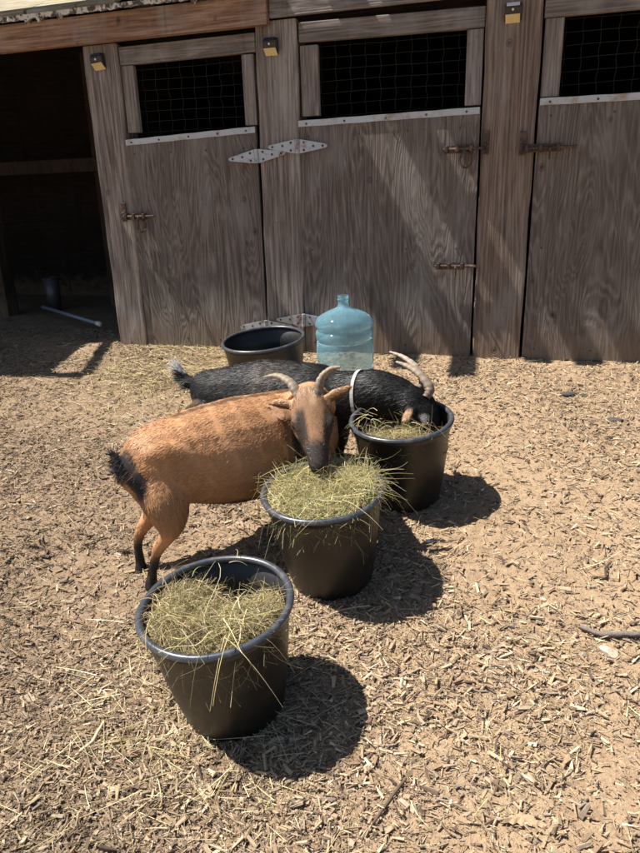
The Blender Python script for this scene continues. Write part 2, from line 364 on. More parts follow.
# doors
def screw_row(bm, pts, y, r=.006):
    old = set(bm.faces)
    for x, z in pts:
        mm = Matrix.Translation((x, y, z)) @ Matrix.Rotation(math.pi/2, 4, 'X')
        bmesh.ops.create_cone(bm, cap_ends=True, segments=8, radius1=r, radius2=r*.7, depth=.005, matrix=mm)
    for f in bm.faces:
        if f not in old: f.material_index = 1
def hinge(door, xc, zc, tilt, hl=.16, hr=.16, hh=.034):
    bm = bmesh.new()
    c, s = math.cos(tilt), math.sin(tilt)
    R = lambda x, z: (xc+x*c-z*s, zc+x*s+z*c)
    poly_prism(bm, [R(-hl, 0), (R(-hl+.01, -.009)), R(-.012, -hh), R(-.012, hh), R(-hl+.01, .009)], 3.506, 3.511)
    poly_prism(bm, [R(hr, 0), R(hr-.01, .009), R(.012, hh), R(.012, -hh), R(hr-.01, -.009)], 3.506, 3.511)
    a = R(0, -hh); b = R(0, hh); tube(bm, [(a[0], 3.506, a[1]), (b[0], 3.506, b[1])], .011, 8)
    screw_row(bm, [R(x, z) for x, z in ((-.135, 0), (-.08, .004), (-.035, .018), (-.035, -.018), (.035, .018), (.035, -.018), (.085, 0), (.135, 0))], 3.504, .0065)
    h = bpart('hinge', bm, m_zinc, door); h.data.materials.append(m_rust)
def bolt(door, x0, x1, z, y=3.507, ring=False, flip=False, strike=True):
    bm = bmesh.new(); w = x1-x0
    box(bm, x0+.02*w, x0+.72*w, y-.002, y+.003, z-.018, z+.018, .001)
    tube(bm, [(x0, y-.014, z), (x1, y-.014, z)], .0065, 8)
    for k in (.08, .34, .66):
        xx = x0+k*w; box(bm, xx-.008, xx+.008, y-.024, y-.001, z-.014, z+.014, .002)
    xm = x0+.5*w; tube(bm, [(xm, y-.014, z), (xm+.003, y-.035, z-.006), (xm+.002, y-.036, z-.052)], .005, 6)
    if strike:
        xs = x0 if flip else x1
        box(bm, xs-.014, xs+.014, y-.006, y-.001, z-.028, z+.075, .002); tube(bm, [(xs, y-.008, z-.02), (xs, y-.028, z-.016), (xs, y-.028, z+.016), (xs, y-.008, z+.02)], .004, 6)
    if ring:
        pts = [(x0+.55*w+.028*math.sin(a), y-.012, z-.05-.035*math.cos(a)) for a in np.linspace(0, 2*math.pi, 15)]; tube(bm, pts, .005, 6, False)
    screw_row(bm, [(x0+.2*w, z+.012), (x0+.2*w, z-.012), (x0+.55*w, z+.012), (x0+.55*w, z-.012)], y-.003, .004)
    return bpart('bolt_latch', bm, m_rust, door)
def stall_door(x0, x1, z0, ztl, ztr):
    bm = bmesh.new(); n = 20; pr = None
    for i in range(n+1):
        t = i/n; x = x0+(x1-x0)*t; zt = ztl+(ztr-ztl)*t
        zb = z0+random.uniform(-.003, .003)
        r = [bm.verts.new(p) for p in ((x, 3.528, zb), (x, 3.528, zt), (x, 3.548, zt), (x, 3.548, zb))]
        if pr:
            for k in range(4): bm.faces.new((pr[k], pr[(k+1) % 4], r[(k+1) % 4], r[k]))
        else: bm.faces.new(r[::-1])
        pr = r
    bm.faces.new(pr)
    screw_row(bm, [(x0+(x1-x0)*t, z) for z in (ztl-.07, .55, z0+.05) for t in (.06, .35, .62, .9)], 3.527, .005)
    d = bpart('stall_door', bm, m_ply); d.data.materials.append(m_rust)
    bm = bmesh.new(); n = 24; pr = None       # bent metal strip along the top edge
    for i in range(n+1):
        t = i/n; x = x0+.003+(x1-x0-.006)*t; zt = ztl+(ztr-ztl)*t+.0007*math.sin(i*1.3)
        r = [bm.verts.new(p) for p in ((x, 3.523, zt-.025), (x, 3.521, zt+.004), (x, 3.556, zt+.006), (x, 3.556, zt+.002), (x, 3.5265, zt+.001), (x, 3.527, zt-.025))]
        if pr:
            for k in range(6): bm.faces.new((pr[k], pr[(k+1) % 6], r[(k+1) % 6], r[k]))
        else: bm.faces.new(r[::-1])
        pr = r
    bm.faces.new(pr)
    screw_row(bm, [(x0+(x1-x0)*t, ztl+(ztr-ztl)*t-.012) for t in (.05, .27, .5, .72, .93)], 3.521, .006)
    ms = bpart('metal_strip', bm, m_strip, d); ms.data.materials.append(m_rust)
    return d
d1 = stall_door(-2.138, -1.370, .0, 1.138, 1.165)
d2 = stall_door(-1.140, -.240, .0, 1.178, 1.188)
d3 = stall_door(.022, .95, .0, 1.207, 1.20)
bolt(d1, -2.185, -1.99, .742, flip=True, ring=True, strike=True)
bolt(d2, -.405, -.205, 1.012, ring=True)
bolt(d2, -.43, -.225, .467, strike=False)
bolt(d3, -.04, .20, 1.0, flip=True)
hinge(d1, -1.366, 1.025, .06); hinge(d1, -1.366, .135, .03)
hinge(d2, -1.142, 1.062, -.02); hinge(d2, -1.142, .175, .0)
# sills: dark kick boards below the doors
for a, b in ((-2.14, -1.37), (-1.14, -.24), (.02, .95)):
    bm = bmesh.new(); box(bm, a, b, 3.55, 3.60, -.14, .012, .003); bpart('sill_board', bm, m_darkv)
# window openings above the doors: frame boards with field wire behind
def win(x0, x1, z0, ztopl, ztopr, sl, sr, zr):
    bm = bmesh.new(); v = [(x0, ztopl-.085), (x1, ztopr-.085), (x1, ztopr), (x0, ztopl)]; poly_prism(bm, v, 3.53, 3.565)
    bmesh.ops.bevel(bm, geom=bm.edges[:], offset=.003, segments=1, affect='EDGES')
    w = bpart('window', bm, m_grey)
    for a, b in (sl, sr):
        if a is None: continue
        bm = bmesh.new(); box(bm, a, b, 3.553 if False else 3.535, 3.57, z0+.012, min(ztopl, ztopr)-.088, .004); bpart('window_stile', bm, m_greyv, w)
    bm = bmesh.new(); y = 3.585; k = 0
    x = x0+.02
    while x < x1:
        pts = []; z = z0-.05
        while z < ztopl+.02: pts.append((x+.004*math.sin(z*60+k)+random.uniform(-.002, .002), y+.002, z)); z += .025
        tube(bm, pts, .0012, 5); x += .075; k += 1
    z = z0+.01
    while z < ztopl:
        pts = [(xx, y-.002, z+.004*math.sin(xx*5+z*9)+random.uniform(-.001, .001)) for xx in np.arange(x0, x1, .0375)]
        tube(bm, pts, .0012, 5); z += .052
    bpart('wire_mesh', bm, m_wire, w)
win(-2.120, -1.350, 1.165, 1.592, 1.596, (-2.12, -2.05), (-1.43, -1.365), 0)
win(-1.122, -.236, 1.19, 1.618, 1.606, (-1.12, -1.03), (-.315, -.24), 0)
win(.018, .95, 1.205, 1.62, 1.62, (.024, .105), (.86, .945), 0)
# upper wall strip between window rail and fascia (dark gap)
bm = bmesh.new(); box(bm, -2.12, 2.5, 3.60, 3.62, 1.60, 1.80, 0); bpart('header_beam', bm, m_dark)
# unseen wing roof left of the open bay, added with a plank for its shadow
bm = bmesh.new(); box(bm, -8.5, -3.60, 2.86, 3.43, 1.80, 1.84, .003); box(bm, -3.599, -3.36, 2.86, 2.93, 1.80, 1.83, .003); bpart('unseen_shade_roof', bm, m_dark)
bm = bmesh.new(); box(bm, -.035, .035, -.29, .29, 1.845, 1.865, 0, rot=Matrix.Translation((-3.43, 3.19, 0)) @ Matrix.Rotation(math.radians(14), 4, 'Z')); bpart('unseen_shade_plank', bm, m_dark)
for p in ((-3.70, 2.93), (-6.8, 2.93)):
    bm = bmesh.new(); box(bm, p[0]-.05, p[0]+.05, p[1]-.05, p[1]+.05, -.35, 1.8, .004); bpart('unseen_roof_post', bm, m_darkv)
# ---------------------------------------------------------------- solar lamps screwed to the posts
def solar(x, z, rz, label, pale=False):
    t = empty('solar_lamp', (x, 3.518, z)); tag(t, label, 'lamp', 'solar lamps on the barn posts'); t.rotation_euler = (0, rz, 0)
    bm = bmesh.new(); poly = [(-.002, -.036), (-.034, -.012), (-.040, .018), (-.020, .036), (-.002, .036)]
    a = [[bm.verts.new((s*.036, y, zz)) for y, zz in poly] for s in (-1, 1)]
    bm.faces.new(a[0]); bm.faces.new(a[1][::-1])
    for i in range(5): j = (i+1) % 5; bm.faces.new((a[0][i], a[1][i], a[1][j], a[0][j]))
    bmesh.ops.bevel(bm, geom=bm.edges[:], offset=.003, segments=2, affect='EDGES'); finish('housing', bm, m_blk, t)
    bm = bmesh.new(); vs = [bm.verts.new(p) for p in ((-.031, -.009, -.034), (.031, -.009, -.034), (.031, -.0365, -.011), (-.031, -.0365, -.011), (-.031, -.005, -.040), (.031, -.005, -.040), (.031, -.041, -.012), (-.031, -.041, -.012))]
    for q in ((0, 1, 2, 3), (7, 6, 5, 4), (4, 5, 1, 0), (5, 6, 2, 1), (6, 7, 3, 2), (7, 4, 0, 3)): bm.faces.new([vs[i] for i in q])
    finish('lens', bm, m_yel, t)
    bm = bmesh.new(); bmesh.ops.create_uvsphere(bm, u_segments=10, v_segments=6, radius=.0055, matrix=Matrix.Translation((0, -.041, .006))); finish('sensor', bm, m_whi, t, True)
    bm = bmesh.new()
    vs = [bm.verts.new(p) for p in ((-.028, -.0385, .021), (.028, -.0385, .021), (.028, -.0235, .0345), (-.028, -.0235, .0345), (-.028, -.041, .0225), (.028, -.041, .0225), (.028, -.025, .037), (-.028, -.025, .037))]
    for q in ((0, 3, 2, 1), (4, 5, 6, 7), (0, 1, 5, 4), (1, 2, 6, 5), (2, 3, 7, 6), (3, 0, 4, 7)): bm.faces.new([vs[i] for i in q])
    finish('solar_panel', bm, m_whi if pale else m_pv, t)
m_pv = simple('solar_cell', (.02, .03, .06), .2, 0, 20, .3)
solar(-2.232, 1.530, math.radians(-4), 'small black solar lamp on the leaning post beside the open bay')
solar(-1.258, 1.522, 0, 'small black solar lamp on the post between left and middle doors')
solar(-.116, 1.562, 0, 'small solar lamp with pale top on the wide post right of the middle door', True)
# ---------------------------------------------------------------- buckets
GN = Vector((-.039, -.12, .992)).normalized()
def bucket(name, base, rr, rb, h, label, cat, group=None, seed=0):
    t = empty(name, base); tag(t, label, cat, group)
    q = Vector((0, 0, 1)).rotation_difference(GN); t.rotation_mode = 'QUATERNION'; t.rotation_quaternion = q
    rt = rr-.010
    P = lambda z, d=0: rb+(rt-rb)*(z/h)**.9-d
    prof = [(.001, 0), (rb-.008, 0), (rb-.002, .003), (rb, .010), (P(h*.3), h*.3), (P(h*.6), h*.6), (P(h*.88), h*.88), (P(h*.9)+.003, h*.9), (P(h*.93)+.003, h*.93), (rt, h-.012), (rt-.003, h-.012), (P(h*.6, .004), h*.6), (P(h*.3, .004), h*.3), (rb-.005, .010), (.001, .006)]
    bm = bmesh.new(); lathe(bm, prof, 72)
    for v in bm.verts:
        a = math.atan2(v.co.y, v.co.x); k = 1+.006*math.sin(2*a+seed)*v.co.z/h+.003*math.sin(5*a+seed*2); v.co.x *= k; v.co.y *= k
    finish('bucket_wall', bm, m_bucket, t, True)
    bm = bmesh.new(); rp = [(rt-.0025+.0095*math.cos(a)*.9+.003, h-.006+.008*math.sin(a)) for a in np.linspace(0, 2*math.pi, 11)]
    lathe(bm, rp, 72)
    for v in bm.verts:
        a = math.atan2(v.co.y, v.co.x); k = 1+.006*math.sin(2*a+seed)+.003*math.sin(5*a+seed*2); v.co.x *= k; v.co.y *= k
    finish('rim', bm, m_rim_sheen, t, True)
    bpy.context.view_layer.update(); return t
BG = 'black feed buckets full of hay'
BK = [bucket('feed_bucket', (-.570, 1.142, -.280), .169, .115, .289, 'black hay bucket nearest the camera, in front of both goats', 'bucket', BG, 1),
      bucket('feed_bucket', (-.464, 1.602, -.207), .169, .115, .289, 'middle black hay bucket that the brown goat is eating from', 'bucket', BG, 2.3),
      bucket('feed_bucket', (-.331, 2.047, -.144), .169, .115, .289, 'black hay bucket with the black goat head inside it', 'bucket', BG, 4)]
bucket('rubber_tub', (-1.165, 2.995, -.055), .203, .165, .24, 'wide empty black tub standing against the barn behind the black goat', 'tub', None, 0)
# ---------------------------------------------------------------- water jug
bm = bmesh.new()
P = [(.100, .012), (.118, .0), (.128, .006), (.134, .03), (.134, .09), (.124, .105), (.134, .12), (.134, .235), (.122, .250), (.134, .265), (.135, .295), (.123, .308), (.134, .322), (.135, .340), (.124, .365), (.100, .384), (.066, .401), (.036, .414), (.027, .425), (.0245, .438), (.0245, .450), (.028, .453), (.028, .457), (.0245, .460), (.0265, .466), (.0265, .474)]
def fine(P):
    out = []
    for i in range(len(P)-1):
        p0 = P[max(i-1, 0)]; p1 = P[i]; p2 = P[i+1]; p3 = P[min(i+2, len(P)-1)]
        for k in range(4):
            t = k/4; out.append(tuple(.5*((2*b)+(-a+c)*t+(2*a-5*b+4*c-d)*t*t+(-a+3*b-3*c+d)*t**3) for a, b, c, d in zip(p0, p1, p2, p3)))
    return out+[P[-1]]
Q = fine(P)
rings = lathe(bm, [(.001, .02)]+Q+[(r-.003, z) for r, z in Q[::-1]]+[(.001, .024)], 64)
jug = finish('water_jug', bm, None, None, True)
t = NT('blue_jug_plastic'); b = t.b; b.inputs['Base Color'].default_value = (.84, .96, .985, 1); b.inputs['Transmission Weight'].default_value = 1; b.inputs['IOR'].default_value = 1.3; b.inputs['Roughness'].default_value = .06
df = t.new('ShaderNodeBsdfTranslucent'); df.inputs[0].default_value = (.42, .76, .90, 1); d2_ = t.new('ShaderNodeBsdfDiffuse'); d2_.inputs[0].default_value = (.38, .70, .84, 1)
mx = t.new('ShaderNodeMixShader'); mx.inputs[0].default_value = .5; t.link(df.outputs[0], mx.inputs[1]); t.link(d2_.outputs[0], mx.inputs[2])
m2 = t.new('ShaderNodeMixShader'); t.link(t.math('MULTIPLY_ADD', t.noise(t.mapping((1, 1, 1)), 9, 4), .22, .06), m2.inputs[0]); t.link(b.outputs[0], m2.inputs[1]); t.link(mx.outputs[0], m2.inputs[2]); t.link(m2.outputs[0], t.n['Material Output'].inputs['Surface'])
jug.data.materials.clear(); jug.data.materials.append(t.m); jug.scale = (1, 1, .93); jug.location = (-.785, 3.04, -.06); jug.rotation_euler = (0.01, -.02, .4)
tag(jug, 'empty clear blue plastic water jug standing behind the black goat', 'water jug')
# ---------------------------------------------------------------- hay
def strands(name, pos, dirs, L, wid, droop, tint, mat=m_hay, parent=None, seg=5, curl=.5, flat=False, nrm=None, kink=0.):
    """curved three-sided stalks; pos,dirs (n,3)"""
    n = len(pos); d = dirs/np.linalg.norm(dirs, axis=1, keepdims=True)
    side = np.cross(d, rng.normal(size=(n, 3)) if nrm is None else nrm+rng.normal(0, .25, (n, 3))); side /= np.linalg.norm(side, axis=1, keepdims=True)
    ts = np.linspace(0, 1, seg); cv = rng.normal(0, curl, n)
    c = pos[:, None]+d[:, None]*(L[:, None]*ts[None])[..., None]+side[:, None]*(cv[:, None]*L[:, None]*(ts**2)[None])[..., None]
    if kink:
        s2 = np.cross(d, side); ph = rng.random(n)*6.28; k1 = rng.normal(0, kink, n); f = rng.uniform(2, 6, n)
        c += s2[:, None]*((np.sin(ts[None]*f[:, None]+ph[:, None])-np.sin(ph)[:, None])*(k1*L)[:, None])[..., None]
        c += side[:, None]*((np.sin(ts[None]*f[:, None]*1.7+ph[:, None]*2)-np.sin(ph*2)[:, None])*(k1*L*.5)[:, None])[..., None]
    c[..., 2] -= (droop[:, None]*L[:, None]*(ts**2)[None])
    up = np.cross(d, side)
    k = 2 if flat else 3; V = np.zeros((n, seg, k, 3)); w = wid[:, None]*np.linspace(1, .35, seg)[None]
    for i in range(k):
        a = 2*math.pi*i/k
        V[:, :, i] = c+w[..., None]*(side[:, None]*math.cos(a)+up[:, None]*math.sin(a))
    base = (np.arange(n)*seg*k)[:, None, None]+(np.arange(seg-1)*k)[None, :, None]; i = np.arange(k if k > 2 else 1)
    j = (i+1) % k
    Fq = np.stack([base+i, base+j, base+k+j, base+k+i], -1).reshape(-1, 4)
    return mesh_np(name, V.reshape(-1, 3), Fq, mat, parent, tint=np.repeat(tint, seg*k, 0))
HP = 1.35*np.array([(.55, .47, .22), (.48, .44, .17), (.36, .38, .13), (.60, .52, .30), (.44, .36, .18), (.26, .33, .10), (.42, .33, .19), (.66, .60, .38), (.30, .21, .12)])
def hay_tint(n, p=None): return HP[rng.choice(len(HP), n, p=p)]*rng.uniform(.7, 1.1, (n, 1))
def hay(bk, surf, n1, n2, R, label, over, pal=None, spread=.06, dirb=(0, 0, 0)):
    h_ = .290; mw = np.array(bk.matrix_world); Rm = mw[:3, :3]; o = mw[:3, 3]
    # lumpy core
    ks = 40; nr = 16; V = []; T = []
    for i in range(nr+1):
        r = R*i/nr
        for k in range(ks):
            a = 2*math.pi*k/ks; x = r*math.cos(a); y = r*math.sin(a); V.append((x, y, surf(x, y)-.012+float(fbm(x*40+5, y*40, 5, 3))*.03))
    V = np.array(V); idx = np.arange((nr+1)*ks).reshape(nr+1, ks)
    Fq = np.stack([idx[:-1], np.roll(idx, -1, 1)[:-1], np.roll(idx, -1, 1)[1:], idx[1:]], -1).reshape(-1, 4)
    bot = V.copy(); bot[:, 2] = .04; bot[:, :2] *= .66; nV = len(V)
    rimq = np.stack([idx[-1], np.roll(idx[-1], -1), np.roll(idx[-1], -1)+nV, idx[-1]+nV], -1)
    Wv = np.vstack([V, bot])@Rm.T+o
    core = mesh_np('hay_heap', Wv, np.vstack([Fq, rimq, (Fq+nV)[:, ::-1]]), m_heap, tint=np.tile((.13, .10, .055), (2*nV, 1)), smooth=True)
    tag(core, label, 'hay', kind='stuff')
    def up(n, lr, wd, pit, seg, curl, dr, Rk=1.):
        a = rng.random(n)*2*math.pi; r = R*Rk*np.sqrt(rng.random(n)); x = r*np.cos(a); y = r*np.sin(a); z = np.array([surf(p, q) for p, q in zip(x, y)]); kz = (z > .17) | (rng.random(n) < .25); x, y, z = x[kz], y[kz], z[kz]; n = len(x); z = z+rng.uniform(-.02, .02, n)
        yaw = rng.random(n)*2*math.pi; el = rng.normal(pit, .3, n); L = rng.uniform(*lr, n)
        D = np.stack([np.cos(yaw)*np.cos(el), np.sin(yaw)*np.cos(el), np.sin(el)], 1)+np.array(dirb)
        x = x-D[:, 0]*L*.5; y = y-D[:, 1]*L*.5
        # keep the roots inside the wall
        rr = np.hypot(x, y); f = np.minimum(1, R*.98/np.maximum(rr, 1e-6)); x *= f; y *= f
        P = np.stack([x, y, z], 1)@Rm.T+o
        # stalks that would run through the wall stay shorter
        ex = x+D[:, 0]*L; ey = y+D[:, 1]*L; out = np.hypot(ex, ey) > R; low = z < .272
        keep = ~(out & low); L = np.where(keep, L, L*.35)
        return P, D@Rm.T, L
    P, D, L = up(n2, (.03, .10), 0, .10, 4, .4, .2)
    strands('fine_hay', P, D, L, rng.uniform(.0004, .0009, len(L)), rng.uniform(-.1, .5, len(L)), hay_tint(len(L), pal)*.9, parent=core, seg=6, curl=.4, kink=.12)
    P, D, L = up(n1, (.05, .16), 0, .16, 6, .4, .3)
    strands('hay_stalks', P, D, L, rng.uniform(.0005, .0015, len(L)), rng.uniform(0, .6, len(L)), hay_tint(len(L), pal), parent=core, seg=8, curl=.3, kink=.10)
    if over:
        P = []; D = []; Ls = []
        for (ang, sp, cnt, lmin, lmax) in over:
            for _ in range(cnt):
                a = math.radians(random.gauss(ang, sp)); r = R*random.uniform(.55, .95); dx = math.radians(random.choice((-1, 1))*random.gauss(60, 30))
                P.append((r*math.cos(a), r*math.sin(a), h_+random.uniform(-.004, .03))); D.append((math.cos(a+dx), math.sin(a+dx), random.uniform(.0, .45))); Ls.append(random.uniform(lmin, lmax))
        n = len(P); strands('overhanging_hay', np.array(P)@Rm.T+o, np.array(D)@Rm.T, np.array(Ls)*.85, rng.uniform(.0004, .0011, n), rng.uniform(.1, 1.0, n)**1.3, hay_tint(n, pal), parent=core, seg=9, curl=.22, kink=.07)
    return core
def s_front(x, y):   # mounds left and right, a deep hollow towards the back
    return .225+.05*math.exp(-((x+.06)**2+(y+.07)**2)/.006)+.045*math.exp(-((x-.085)**2+(y+.02)**2)/.004)+.03*math.exp(-((x+.10)**2+(y-.04)**2)/.003)-.18*math.exp(-((x-.0)**2+(y-.095)**2)/.0026)
def s_mid(x, y): return .262+.032*math.exp(-((x-.085)**2+(y-.01)**2)/.006)+.006*math.exp(-((x+.07)**2+(y)**2)/.006)
def s_far(x, y): return .195+.07*math.exp(-((x-.04)**2+(y+.10)**2)/.006)
pg = np.array([1.5, .8, .6, 2, 2, .3, 4, 1.6, 2.5]); pg /= pg.sum()
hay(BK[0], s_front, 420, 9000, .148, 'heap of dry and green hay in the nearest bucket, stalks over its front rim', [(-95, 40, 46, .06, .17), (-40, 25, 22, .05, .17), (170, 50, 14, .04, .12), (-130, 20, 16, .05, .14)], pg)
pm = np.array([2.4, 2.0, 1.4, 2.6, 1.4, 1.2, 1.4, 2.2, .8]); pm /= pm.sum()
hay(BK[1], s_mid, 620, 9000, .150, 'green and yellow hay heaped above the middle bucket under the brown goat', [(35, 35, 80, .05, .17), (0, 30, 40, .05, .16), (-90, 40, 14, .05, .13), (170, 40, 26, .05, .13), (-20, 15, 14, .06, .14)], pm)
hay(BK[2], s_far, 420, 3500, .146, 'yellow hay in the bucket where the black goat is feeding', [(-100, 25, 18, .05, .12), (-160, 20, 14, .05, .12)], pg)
# ---------------------------------------------------------------- goats
def hs(p):     # the head sits a little nearer than the shoulders
    return (p[0]*.955, p[1]*.955, .81+(p[2]-.81)*.955)+tuple(q*.955 for q in p[3:])
def unit(v): v = np.asarray(v, float); return v/np.linalg.norm(v)
def goat(name, chains, base, label, colf, vox=.0065, nhair=60000, hl=(.010, .018), group='pygmy goats', flatears=()):
    """chains: list of (points [(x,y,z,rw,rh)], flow sign). One continuous skin by voxel remeshing."""
    bm = bmesh.new(); segs = []
    for pts, flow, up in chains:
        # catmull refine
        P = np.array(pts, float); R = []
        for i in range(len(P)-1):
            p0 = P[max(i-1, 0)]; p1 = P[i]; p2 = P[i+1]; p3 = P[min(i+2, len(P)-1)]
            for k in range(3):
                t = k/3; R.append(.5*((2*p1)+(-p0+p2)*t+(2*p0-5*p1+4*p2-p3)*t*t+(-p0+3*p1-3*p2+p3)*t**3))
        R.append(P[-1]); R = np.array(R); R[:, 3:] = np.maximum(R[:, 3:], .004); rings = []
        for i, p in enumerate(R):
            tt = unit(R[min(i+1, len(R)-1), :3]-R[max(i-1, 0), :3]); a = np.cross(tt, up); a = unit(a); b = np.cross(a, tt)
            rings.append([bm.verts.new(tuple(p[:3]+a*p[3]*math.cos(q)+b*p[4]*math.sin(q))) for q in np.linspace(0, 2*math.pi, 19)[:-1]])
        for A, B in zip(rings, rings[1:]):
            for k in range(18): bm.faces.new((A[k], A[(k+1) % 18], B[(k+1) % 18], B[k]))
        for rg, p, q in ((rings[0], R[0], R[1]), (rings[-1], R[-1], R[-2])):
            dd = unit(p[:3]-q[:3])*min(p[3], p[4])*.6
            c = bm.verts.new(tuple(p[:3]+dd))
            for k in range(18): bm.faces.new((rg[k], rg[(k+1) % 18], c))
        for i in range(len(R)-1): segs.append((R[i, :3], R[i+1, :3], max(R[i, 3], R[i, 4]), flow))
    bmesh.ops.recalc_face_normals(bm, faces=bm.faces)
    me = bpy.data.meshes.new('tmp'); bm.to_mesh(me); bm.free(); ob = bpy.data.objects.new('tmp', me); C.objects.link(ob)
    md = ob.modifiers.new('r', 'REMESH'); md.mode = 'VOXEL'; md.voxel_size = vox; md.use_smooth_shade = True
    sm = ob.modifiers.new('s', 'SMOOTH'); sm.factor = .5; sm.iterations = 9
    dg = bpy.context.evaluated_depsgraph_get(); ev = ob.evaluated_get(dg); m = ev.to_mesh()
    n = len(m.vertices); V = np.zeros(n*3); m.vertices.foreach_get('co', V); V = V.reshape(-1, 3)
    N = np.zeros(n*3); m.vertices.foreach_get('normal', N); N = N.reshape(-1, 3)
    m.calc_loop_triangles(); T = np.zeros(len(m.loop_triangles)*3, np.int32); m.loop_triangles.foreach_get('vertices', T); T = T.reshape(-1, 3)
    ev.to_mesh_clear(); bpy.data.objects.remove(ob)
    root = empty(name, base); tag(root, label, 'goat', group); bpy.context.view_layer.update(); o = np.array(base)
    # fine relief so the skin is not waxy
    V2 = V+N*(fbm(V[:, 0]*30+V[:, 2]*17, V[:, 1]*30, 31, 3)*.006)[:, None]
    body = mesh_np('body', V2-o, T, m_skin, root, tint=colf(V, N), smooth=True)
    # coat
    A = V2[T[:, 0]]; B = V2[T[:, 1]]; D = V2[T[:, 2]]; ar = np.linalg.norm(np.cross(B-A, D-A), axis=1)
    ti = rng.choice(len(T), nhair, p=ar/ar.sum()); u = rng.random((nhair, 2)); s = u.sum(1) > 1; u[s] = 1-u[s]
    P = A[ti]+(B-A)[ti]*u[:, :1]+(D-A)[ti]*u[:, 1:]; NN = N[T[ti, 0]]
    S0 = np.array([q[0] for q in segs]); S1 = np.array([q[1] for q in segs]); SR = np.array([q[2] for q in segs]); SF = np.array([q[3] for q in segs])
    fl = np.zeros((nhair, 3))
    for c in range(0, nhair, 8000):
        p = P[c:c+8000, None]; ab = (S1-S0)[None]; t_ = np.clip(((p-S0)*ab).sum(-1)/(ab*ab).sum(-1), 0, 1); dd = np.linalg.norm(p-S0-ab*t_[..., None], axis=-1)-SR[None]
        k = dd.argmin(1); fl[c:c+8000] = ((S1-S0)/np.linalg.norm(S1-S0, axis=1, keepdims=True))[k]*SF[k][:, None]
    fl[:, 2] -= .35
    fl += rng.normal(0, .16, fl.shape)+np.stack([fbm(P[:, 0]*14, P[:, 1]*14+P[:, 2]*14, s_, 2) for s_ in (41, 43, 47)], 1)*.6
    d = fl-NN*(fl*NN).sum(1, keepdims=True); d /= np.linalg.norm(d, axis=1, keepdims=True)+1e-6
    lift = rng.uniform(.04, .16, (nhair, 1)); d = d+NN*lift; d /= np.linalg.norm(d, axis=1, keepdims=True)
    L = rng.uniform(*hl, nhair)*hairlen(name, P)
    tc = colf(P, NN)*rng.uniform(.84, 1.16, (nhair, 1))
    strands('coat', P-o-NN*.0005, d, L, rng.uniform(.0006, .0011, nhair), rng.uniform(0, .12, nhair), tc, m_coat if name != 'x' else m_coat, root, seg=4, curl=.10, flat=True, nrm=NN)
    return root
def hairlen(name, P):
    k = np.ones(len(P))
    for c, r, f in HL:
        k = np.where(np.linalg.norm(P-np.array(c), axis=1) < r, f, k)
    k = np.where(P[:, 2] < -.06, k*.55, k)
    return k
HL = []
def lerp(a, b, t): return np.asarray(a)[None]*(1-t[:, None])+np.asarray(b)[None]*t[:, None]
def ss(x, a, b): t = np.clip((x-a)/(b-a), 0, 1); return t*t*(3-2*t)
def horn(root, pts, rs, col, name='horn', flat=.72):
    P = np.array(pts, float); R = np.array(rs, float); out = []; rr = []
    for i in range(len(P)-1):
        p0 = P[max(i-1, 0)]; p1 = P[i]; p2 = P[i+1]; p3 = P[min(i+2, len(P)-1)]
        for k in range(8):
            t = k/8; out.append(.5*((2*p1)+(-p0+p2)*t+(2*p0-5*p1+4*p2-p3)*t*t+(-p0+3*p1-3*p2+p3)*t**3)); rr.append(R[i]*(1-t)+R[i+1]*t)
    out.append(P[-1]); rr.append(R[-1]); out = np.array(out); n = 14; V = []; T = []
    for i, p in enumerate(out):
        tt = unit(out[min(i+1, len(out)-1)]-out[max(i-1, 0)]); a = unit(np.cross(tt, (.3, .9, .2))); b = np.cross(a, tt)
        r = rr[i]*(1+.07*math.sin(i*2.1)+.03*math.sin(i*5.3))
        for q in range(n):
            an = 2*math.pi*q/n; V.append(p+a*r*math.cos(an)*flat+b*r*math.sin(an)); g_ = 1-.55*max(0, .5-i/len(out))/.5+.16*math.sin(i*2.1); T.append(np.array(col)*g_)
    m = len(out); idx = np.arange(m*n).reshape(m, n)
    Fq = np.stack([idx[:-1], np.roll(idx, -1, 1)[:-1], np.roll(idx, -1, 1)[1:], idx[1:]], -1).reshape(-1, 4)
    Fe = np.array([[idx[-1, k] for k in range(n)]])
    return mesh_np(name, np.array(V)-np.array(root.location), [Fq, Fe], m_horn, root, tint=np.array(T), smooth=True)
Z = (0, 0, 1)
m_eye = simple('goat_eye', (.03, .018, .01), .12, 0, 30, .2, 0)
